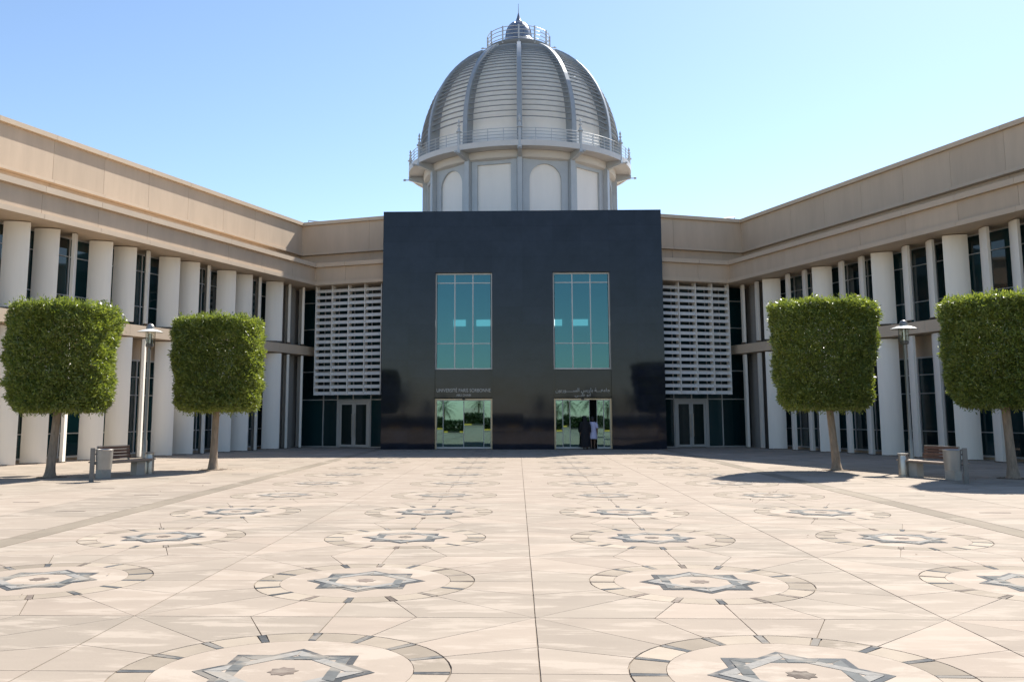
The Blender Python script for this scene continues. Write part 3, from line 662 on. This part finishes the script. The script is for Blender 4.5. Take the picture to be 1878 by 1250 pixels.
# ------------------------------------------------------------------ foliage
def leaf_mesh(name, pos, nrm, ln, wd, m, tone):
    n = len(pos)
    rnd = rng.normal(size=(n, 3)); d = nrm * 0.75 + rnd * 0.75 + np.array([0, 0, .25]); d /= np.linalg.norm(d, axis=1)[:, None]
    s = np.cross(d, rng.normal(size=(n, 3))); s /= np.linalg.norm(s, axis=1)[:, None]
    nn = np.cross(d, s)
    L_ = ln[:, None]; Wd = wd[:, None]
    v = np.empty((n, 4, 3)); v[:, 0] = pos; v[:, 1] = pos + d * L_ * .5 + s * Wd * .5 + nn * Wd * .15; v[:, 2] = pos + d * L_; v[:, 3] = pos + d * L_ * .5 - s * Wd * .5 + nn * Wd * .15
    me = bpy.data.meshes.new(name); me.vertices.add(4 * n); me.vertices.foreach_set('co', v.reshape(-1).astype(np.float32))
    me.loops.add(4 * n); me.loops.foreach_set('vertex_index', np.arange(4 * n, dtype=np.int32))
    me.polygons.add(n); me.polygons.foreach_set('loop_start', np.arange(0, 4 * n, 4, dtype=np.int32)); me.polygons.foreach_set('loop_total', np.full(n, 4, dtype=np.int32))
    me.update(calc_edges=True)
    at = me.attributes.new('leaf_tone', 'FLOAT', 'FACE'); at.data.foreach_set('value', tone.astype(np.float32))
    me.materials.append(m); return me

def topiary(loc, label, rt, rb, z0, z1, n, tufts=(), lean=(0, 0), seed=1, top_c=None):
    t = thing('topiary_tree', (loc[0], loc[1], 0), label, 'tree', 'clipped trees on the plaza')
    x, y = loc; top = top_c or (x, y)
    MB_ = MB().tube([(x, y, -.01), (x, y, .06), (x + lean[0] * .1, y, .35), (x + lean[0] * .45, y, 1.0), (x + lean[0], y, z0 + .15), (top[0], top[1], z0 + .8)], [.22, .165, .125, .108, .105, .09], 12)
    MB_.build('trunk', MT['bark'], t, smooth=True)
    br = MB()
    for k in range(9):
        a = 2.4 * k; br.tube([(x + lean[0], y, z0 - .1 + .06 * k), (top[0] + .55 * math.cos(a), top[1] + .55 * math.sin(a), z0 + .5 + .06 * k), (top[0] + rb * .8 * math.cos(a + .2), top[1] + rb * .8 * math.sin(a + .2), z0 + .9 + .18 * k)], [.06, .04, .015], 6)
    br.build('limbs', MT['bark'], t, smooth=True)
    g = np.random.default_rng(seed)
    A_side = 2 * math.pi * (rt + rb) / 2 * (z1 - z0); A_top = math.pi * rt ** 2; A_bot = math.pi * rb ** 2
    u_ = g.random(n) * (A_side * 1.0 + A_top + A_bot * .9)
    h = g.random(n); ang = g.random(n) * 2 * math.pi
    p = 2.5
    def sup(a): return (np.abs(np.cos(a)) ** p + np.abs(np.sin(a)) ** p) ** (-1 / p)
    # lumpy clipping
    ph = g.random(6) * 6
    lump = lambda a, hh: 1.0 * .04 * np.sin(3 * a + ph[0] + 2 * hh) + .035 * np.sin(7 * a + ph[1] - 5 * hh) + .025 * np.sin(11 * hh + 4 * a + ph[2]) + .028 * np.sin(23 * a + 17 * hh + ph[3])
    depth = g.exponential(.13, n); depth = np.minimum(depth, .6)
    prot = np.where(g.random(n) < .05, g.random(n) * .11, 0); shoot = np.where(g.random(n) < .22, g.random(n) ** 1.5 * .20, 0)
    r_side = (rb * .97 + (rt - rb * .97) * h ** .7); edge = 1 - .035 * np.exp(-(1 - h) * 26) - .07 * np.exp(-h * 16)
    rs = r_side * edge * (1 + lump(ang, h * 3)) * sup(ang) * .93
    rr = rs - depth + prot
    px = rr * np.cos(ang); py = rr * np.sin(ang); pz = z0 + h * (z1 - z0) + np.where(h > .93, shoot * .6, 0)
    nx, ny, nz = np.cos(ang), np.sin(ang), np.zeros(n)
    istop = (u_ > A_side) & (u_ < A_side + A_top); isbot = u_ >= A_side + A_top
    q = np.sqrt(g.random(n)) * .97; ed = 1 - .06
    rt_a = rt * .95 * (1 + lump(ang, 3.0)) * sup(ang) * .93; rb_a = rb * .93 * (1 + lump(ang, 0)) * sup(ang) * .93
    px = np.where(istop, q * rt_a * np.cos(ang), np.where(isbot, q * rb_a * np.cos(ang), px)); py = np.where(istop, q * rt_a * np.sin(ang), np.where(isbot, q * rb_a * np.sin(ang), py))
    bumps = .05 * np.sin(5 * px + ph[4]) * np.sin(4 * py + ph[5])
    pz = np.where(istop, z1 - depth * .7 + shoot + bumps, np.where(isbot, z0 + depth * 1.2 - prot * 1.6 - np.abs(bumps) * 1.2, pz))
    nx = np.where(istop | isbot, 0, nx); ny = np.where(istop | isbot, 0, ny); nz = np.where(istop, 1, np.where(isbot, -1, nz))
    fr = np.clip((pz - z0) / (z1 - z0), 0, 1)
    pos = np.stack([px + top[0] - x, py + top[1] - y, pz], 1); nr = np.stack([nx, ny, nz], 1)
    for (a, z, k, ln_) in tufts:
        a = R(a); b0 = np.array([math.cos(a), math.sin(a), 0.15]); rr0 = (rb + (rt - rb) * ((z - z0) / (z1 - z0))) * .93
        tt = g.random(k) * ln_; base = np.array([top[0] - x, top[1] - y, z]) + b0 * (rr0 + tt)[:, None] * np.array([1, 1, 0]) + np.array([0, 0, 1]) * (tt * .35)[:, None] + g.normal(size=(k, 3)) * .06
        pos = np.concatenate([pos, base]); nr = np.concatenate([nr, np.tile(b0, (k, 1))])
    m = len(pos); tone = np.clip(g.normal(.45, .25, m), 0, 1)
    me = leaf_mesh('crown', pos, nr, g.uniform(.08, .14, m), g.uniform(.026, .042, m), MT['leaf'], tone)
    o = bpy.data.objects.new('crown', me); link(o, t, (x, y, 0))
    # soil ring at the foot
    MB().prism([(x + .42 * math.cos(a) * random.uniform(.75, 1.1), y + .42 * math.sin(a) * random.uniform(.75, 1.1)) for a in [2 * math.pi * i / 16 for i in range(16)]], -.01, .012).build('tree_pit', MT['soil'], t)
    return t
topiary((-13.15, 25.7), 'clipped square topiary tree at far left, in front of the bench bin', 1.46, 1.33, 1.88, 4.68, 84000, ((-12, 4.1, 300, .55), (178, 3.1, 110, .30), (200, 2.5, 90, .26)), (.12, 0), 3, (-12.98, 25.7))
topiary((-9.78, 29.3), 'clipped topiary tree with boxy crown between left lamp and black entrance', 1.42, 1.33, 1.90, 4.66, 80000, ((5, 3.6, 40, .12),), (.04, 0), 4, (-9.72, 29.3))
topiary((9.52, 29.1), 'clipped topiary tree with bright top and round shadow, left of right bench', 1.63, 1.36, 1.92, 5.03, 92000, ((185, 5.0, 40, .14),), (-.14, 0), 5, (9.28, 29.1))
topiary((12.95, 25.5), 'clipped topiary tree cut off by the right picture edge beside a bench', 1.50, 1.22, 1.95, 4.71, 84000, (), (-.08, 0), 6, (12.85, 25.5))

# fallen leaves
def scatter_leaves(n, fn):
    pos = np.array([fn() for _ in range(n)]); me = leaf_mesh('leaf_litter', pos, np.zeros((n, 3)), rng.uniform(.05, .10, n), rng.uniform(.025, .04, n), MT['litter'], np.zeros(n)); return me
lit = []
for (tx, ty) in ((-13.15, 25.7), (-9.78, 29.3), (9.52, 29.1), (12.95, 25.5)):
    for _ in range(45):
        a = random.random() * 6.28; q = .2 + abs(random.gauss(0, .28)); lit.append((tx + q * math.cos(a) * 1.3, ty + q * math.sin(a), .015))
for _ in range(70): lit.append((random.uniform(-9, 9), random.uniform(6, 34), .012))
pos = np.array(lit); lm = leaf_mesh('leaf_litter', pos, np.zeros((len(pos), 3)), rng.uniform(.04, .09, len(pos)), rng.uniform(.02, .035, len(pos)), MT['litter'], np.zeros(len(pos)))
vv = np.empty(len(lm.vertices) * 3, dtype=np.float32); lm.vertices.foreach_get('co', vv); vv = vv.reshape(-1, 3); vv[:, 2] = np.clip(.012 + np.abs(vv[:, 2] - .012) * .3, .011, .03); lm.vertices.foreach_set('co', vv.reshape(-1))
lo = bpy.data.objects.new('leaf_litter', lm); link(lo, None, (0, 0, 0)); tag(lo, 'dry brown leaves scattered over the plaza and round the tree feet', 'leaves', kind='stuff')

# ------------------------------------------------------------------ lamps
def lamp(x, y, label):
    t = thing('street_lamp', (x, y, 0), label, 'street lamp', 'plaza lamps')
    c = (x, y)
    MB().lathe([(.13, 0), (.13, .02), (.075, .03), (.072, .9), (.055, .94), (.05, 3.86)], 14, c).build('pole', MT['steel'], t, smooth=True)
    MB().lathe([(.05, 3.84), (.115, 3.86), (.125, 3.90), (.125, 3.96), (.09, 3.98), (.001, 3.98)], 16, c).build('collar', MT['steeldark'], t, smooth=True)
    MB().lathe([(.145, 3.97), (.15, 4.36)], 20, c).build('glass_cylinder', MT['clear'], t, smooth=True)
    MB().lathe([(.001, 3.98), (.085, 3.98), (.085, 4.10), (.06, 4.12), (.06, 4.28), (.001, 4.30)], 12, c).build('lamp_bulb_holder', MT['bright'], t, smooth=True)
    for k in range(3):
        a = 2.1 * k + .5; q = (x + .158 * math.cos(a), y + .158 * math.sin(a)); MB().tube([(q[0], q[1], 3.93), (q[0], q[1], 4.37)], .009, 5).build('cage_rod', MT['steeldark'], t)
    MB().lathe([(.395, 4.325), (.40, 4.335), (.34, 4.37), (.22, 4.41), (.12, 4.435), (.001, 4.44)], 28, c).lathe([(.395, 4.325), (.25, 4.365), (.001, 4.38)], 28, c).build('lamp_shade', MT['lampwhite'], t, smooth=True)
    MB().lathe([(.13, 4.42), (.13, 4.47), (.115, 4.54), (.075, 4.59), (.03, 4.61), (.001, 4.615)], 16, c).build('cap', MT['steel'], t, smooth=True)
lamp(-11.98, 29.3, 'slim lamp post with white disc shade beside the left bench')
lamp(11.88, 29.3, 'slim lamp post with white disc shade beside the right bench')

# ------------------------------------------------------------------ benches and bins
def bench(side, cx, cy, label):
    d = Vector((-side * st, ct, 0)); n = Vector((-side * ct, -st, 0))     # d: away from the viewer along the bench, n: towards the plaza
    t = thing('park_bench', (cx, cy, 0), label, 'bench', 'benches under the trees')
    def B(l0, l1, w0, w1, z0, z1, mb=None):
        mb = mb or MB(); pts = [Vector((cx, cy, 0)) + d * l + n * w_ for l, w_ in ((l0, w0), (l1, w0), (l1, w1), (l0, w1))]
        return mb.prism([(p.x, p.y) for p in pts], z0, z1)
    for i in range(4):
        w0 = -.21 + i * .112
        B(-1.06, 1.10, w0, w0 + .098, .415, .45).build('seat_slat', MT['woodgrey'] if side > 0 or i > 1 else MT['wood'], t)
    for z in (.50, .585, .67, .755):
        o = .0 if z < .56 else -.025 if z < .65 else -.045 if z < .72 else -.06
        B(-.62, .58, -.26 + o, -.225 + o, z, z + .072).build('backrest_slat', MT['wood'], t)
    for l in (-.62, .55):
        mb = MB(); B(l - .02, l + .02, -.30, -.262, .36, .62, mb); B(l - .02, l + .02, -.345, -.30, .60, .835, mb); mb.build('backrest_post', MT['steel'], t)
    B(-.64, .60, -.335, -.305, .835, .85).build('top_rail', MT['steel'], t)
    for l in (-.72, .62): B(l - .17, l + .17, -.10, .12, 0, .38).build('leg', MT['benchleg'], t)
    mb = MB(); B(-.95, .98, -.2, -.15, .38, .415, mb); B(-.95, .98, .15, .2, .38, .415, mb); mb.build('seat_frame', MT['steeldark'], t)
    # litter bin on its post at the near end, ash bin at the far end
    q = Vector((-11.23, 24.06, 0)) if side < 0 else Vector((10.86, 23.67, 0)); p = q.copy()
    bd = Vector((-side * .94, .34, 0)); bn = Vector((.34, side * .94, 0))
    lb = thing('litter_bin', (p.x, p.y, 0), ('grey round litter bin hung on a post at the near end of the left bench' if side < 0 else 'grey round litter bin hung on a post at the near end of the right bench'), 'litter bin', 'litter bins by the benches')
    mb = MB(); pts = []
    body = [(q.x, q.y)]
    w = .055
    mbp = MB(); pp = [q + bd * a + bn * b for a, b in ((-w, -w * 1.2), (w, -w * 1.2), (w, w * 1.2), (-w, w * 1.2))]; mbp.prism([(v.x, v.y) for v in pp], 0, .86); mbp.build('post', MT['steeldark'], lb)
    cc = q + bd * .285
    prof = [(.190, .31), (.212, .80), (.20, .80), (.18, .33), (.001, .32)]
    MB().lathe(prof, 24, (cc.x, cc.y)).lathe([(.001, .31), (.190, .31)], 24, (cc.x, cc.y)).build('bin_body', MT['steel'], lb, smooth=True)
    MB().torus(.212, .815, .016, 24, (cc.x, cc.y)).build('bin_rim', MT['bright'], lb, smooth=True)
    MB().lathe([(.001, .74), (.195, .74)], 24, (cc.x, cc.y)).build('bin_liner', MT['black'], lb)
    for z in (.45, .70):
        a_, b_ = q + bd * .03, q + bd * .09; MB().tube([(a_.x, a_.y, z), (b_.x, b_.y, z)], .02, 6).build('bin_clamp', MT['steeldark'], lb)
    s = Vector((-11.06, 27.41, 0)) if side < 0 else Vector((10.45, 26.4, 0))
    ab = thing('ash_bin', (s.x, s.y, 0), ('stainless steel ash bin at the far end of the left bench' if side < 0 else 'stainless steel ash bin at the far end of the right bench'), 'ash bin', 'ash bins by the benches')
    MB().lathe([(.001, .0), (.15, .0), (.15, .03), (.135, .04), (.135, .52), (.12, .56), (.125, .585)], 20, (s.x, s.y)).build('bin_body', MT['bright'], ab, smooth=True)
    MB().lathe([(.14, .585), (.145, .60), (.145, .62), (.05, .625), (.001, .61)], 20, (s.x, s.y)).build('bin_lid', MT['steel'], ab, smooth=True)
bench(-1, -11.38, 26.27, 'brown slatted timber bench between the two left trees')
bench(1, 10.9, 25.62, 'brown slatted timber bench between the two right trees')

# ------------------------------------------------------------------ people walking in through the right hand doors
def skin_obj(name, verts, edges, radii, m, parent, org, root=0, sub=1):
    me = bpy.data.meshes.new(name); me.from_pydata(verts, edges, []); me.materials.append(m)
    o = bpy.data.objects.new(name, me); link(o, parent, org)
    md = o.modifiers.new('skin', 'SKIN'); md.use_smooth_shade = True
    lay = me.skin_vertices[0] if len(me.skin_vertices) else None
    if lay is None:
        bpy.context.view_layer.objects.active = o
        lay = me.skin_vertices[0]
    for i, rd in enumerate(radii):
        lay.data[i].radius = rd if isinstance(rd, tuple) else (rd, rd); lay.data[i].use_root = (i == root)
    s = o.modifiers.new('sub', 'SUBSURF'); s.levels = sub; s.render_levels = sub
    return o

def person(x, y, h, label, cloth, hem, scarf, stride, bodymat):
    t = thing('person', (x, y, 0), label, 'person', 'people at the entrance')
    k = h / 1.65; V = []; E = []; RR = []
    def v(px, py, pz, rd, frm=None):
        V.append((px * k, py * k, pz * k)); RR.append(tuple(a * k for a in rd) if isinstance(rd, tuple) else rd * k); i = len(V) - 1
        if frm is not None: E.append((frm, i))
        return i
    pel = v(0, 0, .88, (.135, .10)); ch = v(0, .01, 1.14, (.13, .095), pel); sh = v(0, .0, 1.33, (.115, .075), ch); nk = v(0, .01, 1.42, .05, sh)
    hd = v(0, .025, 1.50, (.07, .085), nk); hd2 = v(0, .02, 1.58, (.075, .09), hd); v(0, .01, 1.63, (.05, .06), hd2)
    for s in (-1, 1):
        ph = s * stride
        hip = v(s * .085, 0, .82, .085, pel); kn = v(s * .09, .10 * ph + .02, .47, .055, hip); an = v(s * .09, .22 * ph if ph > 0 else .25 * ph, .085, .037, kn); he = v(s * .09, (.22 * ph if ph > 0 else .25 * ph) - .02, .04, .04, an); v(s * .10, (.22 * ph if ph > 0 else .25 * ph) + .15, .03, .028, he)
        so_ = v(s * .165, 0, 1.31, .055, sh); el = v(s * .225, -.03, 1.06, .042, so_); wr = v(s * .235, .05 - .06 * ph, .83, .028, el); pa = v(s * .235, .065 - .07 * ph, .755, (.02, .036), wr)
        for fi, (dy, ln_) in enumerate(((.030, .062), (.012, .075), (-.008, .070), (-.026, .055))):
            a = v(s * .235, .065 - .07 * ph + dy, .715, .0095, pa); b = v(s * .228, .070 - .07 * ph + dy, .715 - ln_ * .55, .0085, a); v(s * .215, .075 - .07 * ph + dy, .715 - ln_, .007, b)
        a = v(s * .222, .105 - .07 * ph, .76, .0105, wr); v(s * .212, .125 - .07 * ph, .72, .009, a)
    skin_obj('body', V, E, RR, bodymat, t, (x, y, 0))
    # dress: lofted rings
    rings = hem
    n = 20; vs = []; fs = []
    for (z, rx, ry, oy) in rings:
        for i in range(n):
            a = 2 * math.pi * i / n; w_ = 1 + .04 * math.sin(5 * a + z * 4) * (1.3 - z if z < 1.0 else 0)
            vs.append((x + rx * k * w_ * math.cos(a), y + (oy + ry * w_ * math.sin(a)) * k, z * k))
    m = len(rings)
    for q in range(m - 1):
        for i in range(n): fs.append((q * n + i, q * n + (i + 1) % n, (q + 1) * n + (i + 1) % n, (q + 1) * n + i))
    MB().add(vs, fs).build('dress', cloth, t, smooth=True)
    for s in (-1, 1):
        ph = s * stride
        MB().tube([(x + s * .15 * k, y, 1.345 * k), (x + s * .205 * k, y - .01 * k, 1.22 * k), (x + s * .235 * k, y - .03 * k, 1.06 * k)] + ([(x + s * .245 * k, y + (.04 - .06 * ph) * k, .86 * k)] if scarf else []), [.072 * k, .07 * k, .066 * k] + ([.06 * k] if scarf else []), 12).build('sleeve', cloth, t, smooth=True)
    # hair or scarf over the back of the head
    hr = MB(); vs = []; fs = []; n1, n2 = 14, 9
    hz = 1.545 * k; low = 1.30 if scarf else 1.36
    for i in range(n2):
        ph_ = math.pi * (i / (n2 - 1)) * (.62)
        for j in range(n1):
            a = math.pi * 2 * j / n1; rr = (.098 if not scarf else .108) * k
            vs.append((x + rr * math.sin(ph_) * math.cos(a) * .95, y + (.005 if not scarf else .01) * k + rr * 1.08 * math.sin(ph_) * math.sin(a), hz + .005 * k + rr * 1.12 * math.cos(ph_)))
    for (z, rx, ry) in (((1.46, .088, .085), (1.38, .085, .06), (low, .075, .035)) if not scarf else ((1.46, .098, .098), (1.38, .13, .105), (low, .20, .12))):
        for j in range(n1):
            a = math.pi * 2 * j / n1; vs.append((x + rx * k * math.cos(a), y + (-.02 + ry * math.sin(a)) * k, z * k))
    for i in range(n2 + 2):
        for j in range(n1): fs.append((i * n1 + j, i * n1 + (j + 1) % n1, (i + 1) * n1 + (j + 1) % n1, (i + 1) * n1 + j))
    hr.add(vs, fs).build('head_scarf' if scarf else 'hair', MT['blackcloth'] if scarf else MT['hair'], t, smooth=True)
    for s in (-1, 1):
        ph = s * stride; fy = (.22 * ph if ph > 0 else .25 * ph)
        MB().hexa([(x + (s * .095 - .045) * k, y + (fy - .07) * k, 0), (x + (s * .095 + .045) * k, y + (fy - .07) * k, 0), (x + (s * .10 + .04) * k, y + (fy + .18) * k, 0), (x + (s * .10 - .04) * k, y + (fy + .18) * k, 0),
                   (x + (s * .095 - .035) * k, y + (fy - .06) * k, .06 * k), (x + (s * .095 + .035) * k, y + (fy - .06) * k, .06 * k), (x + (s * .10 + .03) * k, y + (fy + .17) * k, .035 * k), (x + (s * .10 - .03) * k, y + (fy + .17) * k, .035 * k)]).build('shoe', MT['leather'], t)
    return t
DR = [(.52, .235, .20, -.01), (.70, .22, .18, -.01), (.90, .195, .145, -.01), (1.06, .165, .125, 0), (1.20, .175, .125, 0), (1.32, .175, .105, 0), (1.38, .12, .08, .005), (1.40, .07, .06, .01)]
AB = [(.10, .27, .25, 0), (.40, .245, .215, 0), (.70, .23, .185, -.01), (.92, .215, .16, -.01), (1.10, .20, .14, 0), (1.24, .195, .13, 0), (1.33, .18, .11, 0), (1.39, .12, .08, .005), (1.41, .07, .06, .01)]
wx, wy = 3.53, 46.95
person(wx, wy, 1.60, 'woman in pale lilac knee length dress with dark hair walking in at right doors', MT['lilaccloth'], DR, False, .45, MT['skin'])
person(3.14, 46.72, 1.62, 'person in long black robe and head scarf beside the woman in lilac', MT['blackcloth'], AB, True, .5, MT['skin'])
bag = thing('shoulder_bag', (wx - .25, wy - .05, .80), 'dark brown shoulder bag hanging at the side of the woman in lilac', 'bag')
MB().hexa([(wx - .40, wy - .17, .79), (wx - .12, wy - .21, .78), (wx - .10, wy - .09, .78), (wx - .38, wy - .05, .79), (wx - .37, wy - .15, 1.09), (wx - .15, wy - .18, 1.08), (wx - .14, wy - .11, 1.08), (wx - .36, wy - .08, 1.09)]).build('bag_body', MT['leather'], bag)
MB().tube([(wx - .35, wy - .12, 1.07), (wx - .25, wy - .14, 1.22), (wx - .16, wy - .08, 1.37), (wx - .13, wy + .02, 1.39), (wx - .14, wy + .09, 1.30), (wx - .15, wy - .09, 1.07)], .012, 6).build('strap', MT['leather'], bag, smooth=True)

# ------------------------------------------------------------------ what the polished doors mirror: the street behind the camera
kb = tag(MB().box(-42, 42, -16.05, -15.7, -.06, .02).build('kerb', MT['bed']), 'painted kerb in front of the hedge, mirrored in the glass doors', kind='structure')
for i in range(60):
    x = -42 + i * 1.4; MB().box(x + .01, x + 1.39, -16.0, -15.68, .02, .15).build('kerb_stone', MT['kerby' if i % 2 else 'kerbb'], kb, org=(x + .7, -15.8, .02))
n = 60000; hx = rng.uniform(-42, 42, n); hz = rng.uniform(0, 1.35, n); hy = -17.2 + rng.uniform(-.9, .9, n)
hm = leaf_mesh('hedge', np.stack([hx, hy, hz], 1), np.tile(np.array([0, .6, .5]), (n, 1)), rng.uniform(.18, .3, n), rng.uniform(.1, .16, n), MT['hedge'], rng.random(n))
ho = bpy.data.objects.new('hedge', hm); link(ho, None, (0, 0, 0)); tag(ho, 'low dark green hedge behind the painted kerb, mirrored in the glass doors', 'hedge', kind='stuff')
def palm(x, y, h, first=None):
    if first:
        t = first.copy(); COL.objects.link(t); t.location = (x, y, 0); t.scale = (h / 6,) * 3; t.rotation_euler = (0, 0, random.uniform(0, 6)); WL[t.name] = Vector((x, y, 0))
        for ch in first.children: c = ch.copy(); COL.objects.link(c); c.parent = t
        return t
    t = thing('palm_tree', (x, y, 0), 'date palm behind the hedge, mirrored in the glass doors', 'palm tree', 'palms mirrored in the doors')
    MB().tube([(x, y, 0), (x + .1, y, 2), (x, y, 4.2)], [.28, .22, .2], 10).build('trunk', MT['bark'], t, smooth=True)
    vs = []; fs = []
    for k in range(34):
        a = 2.399 * k; el = R(75 - 3.2 * k); L = 2.6
        p = Vector((x, y, 4.2)); d0 = Vector((math.cos(a) * math.cos(el), math.sin(a) * math.cos(el), math.sin(el))); side = Vector((-math.sin(a), math.cos(a), 0))
        for i in range(14):
            d0 = (d0 + Vector((0, 0, -.085))).normalized(); p = p + d0 * L / 14; w_ = .55 * math.sin(math.pi * (i + 1.5) / 16)
            for s in (-1, 1):
                b = len(vs); q = p + side * s * w_ + d0 * .25 - Vector((0, 0, .15)); vs += [tuple(p), tuple(p + d0 * .08), tuple(q)]; fs.append((b, b + 1, b + 2))
    me = MB().add(vs, fs).build('fronds', MT['hedge'], t); me.data.attributes.new('leaf_tone', 'FLOAT', 'FACE')
    return t
p0 = palm(-15, -26, 6)
for x, y, h in ((-9.5, -24, 4.2), (-19, -30, 5.5), (-5.5, -34, 3.8), (-12, -27, 3.6), (9, -24, 5), (11.5, -27, 4.2), (6.5, -29, 4.4), (14, -24, 5.0), (17.5, -31, 5), (-24, -25, 6), (22, -27, 5.5), (3.0, -40, 4.5), (4.8, -25, 3.6)): palm(x, y, h, p0)
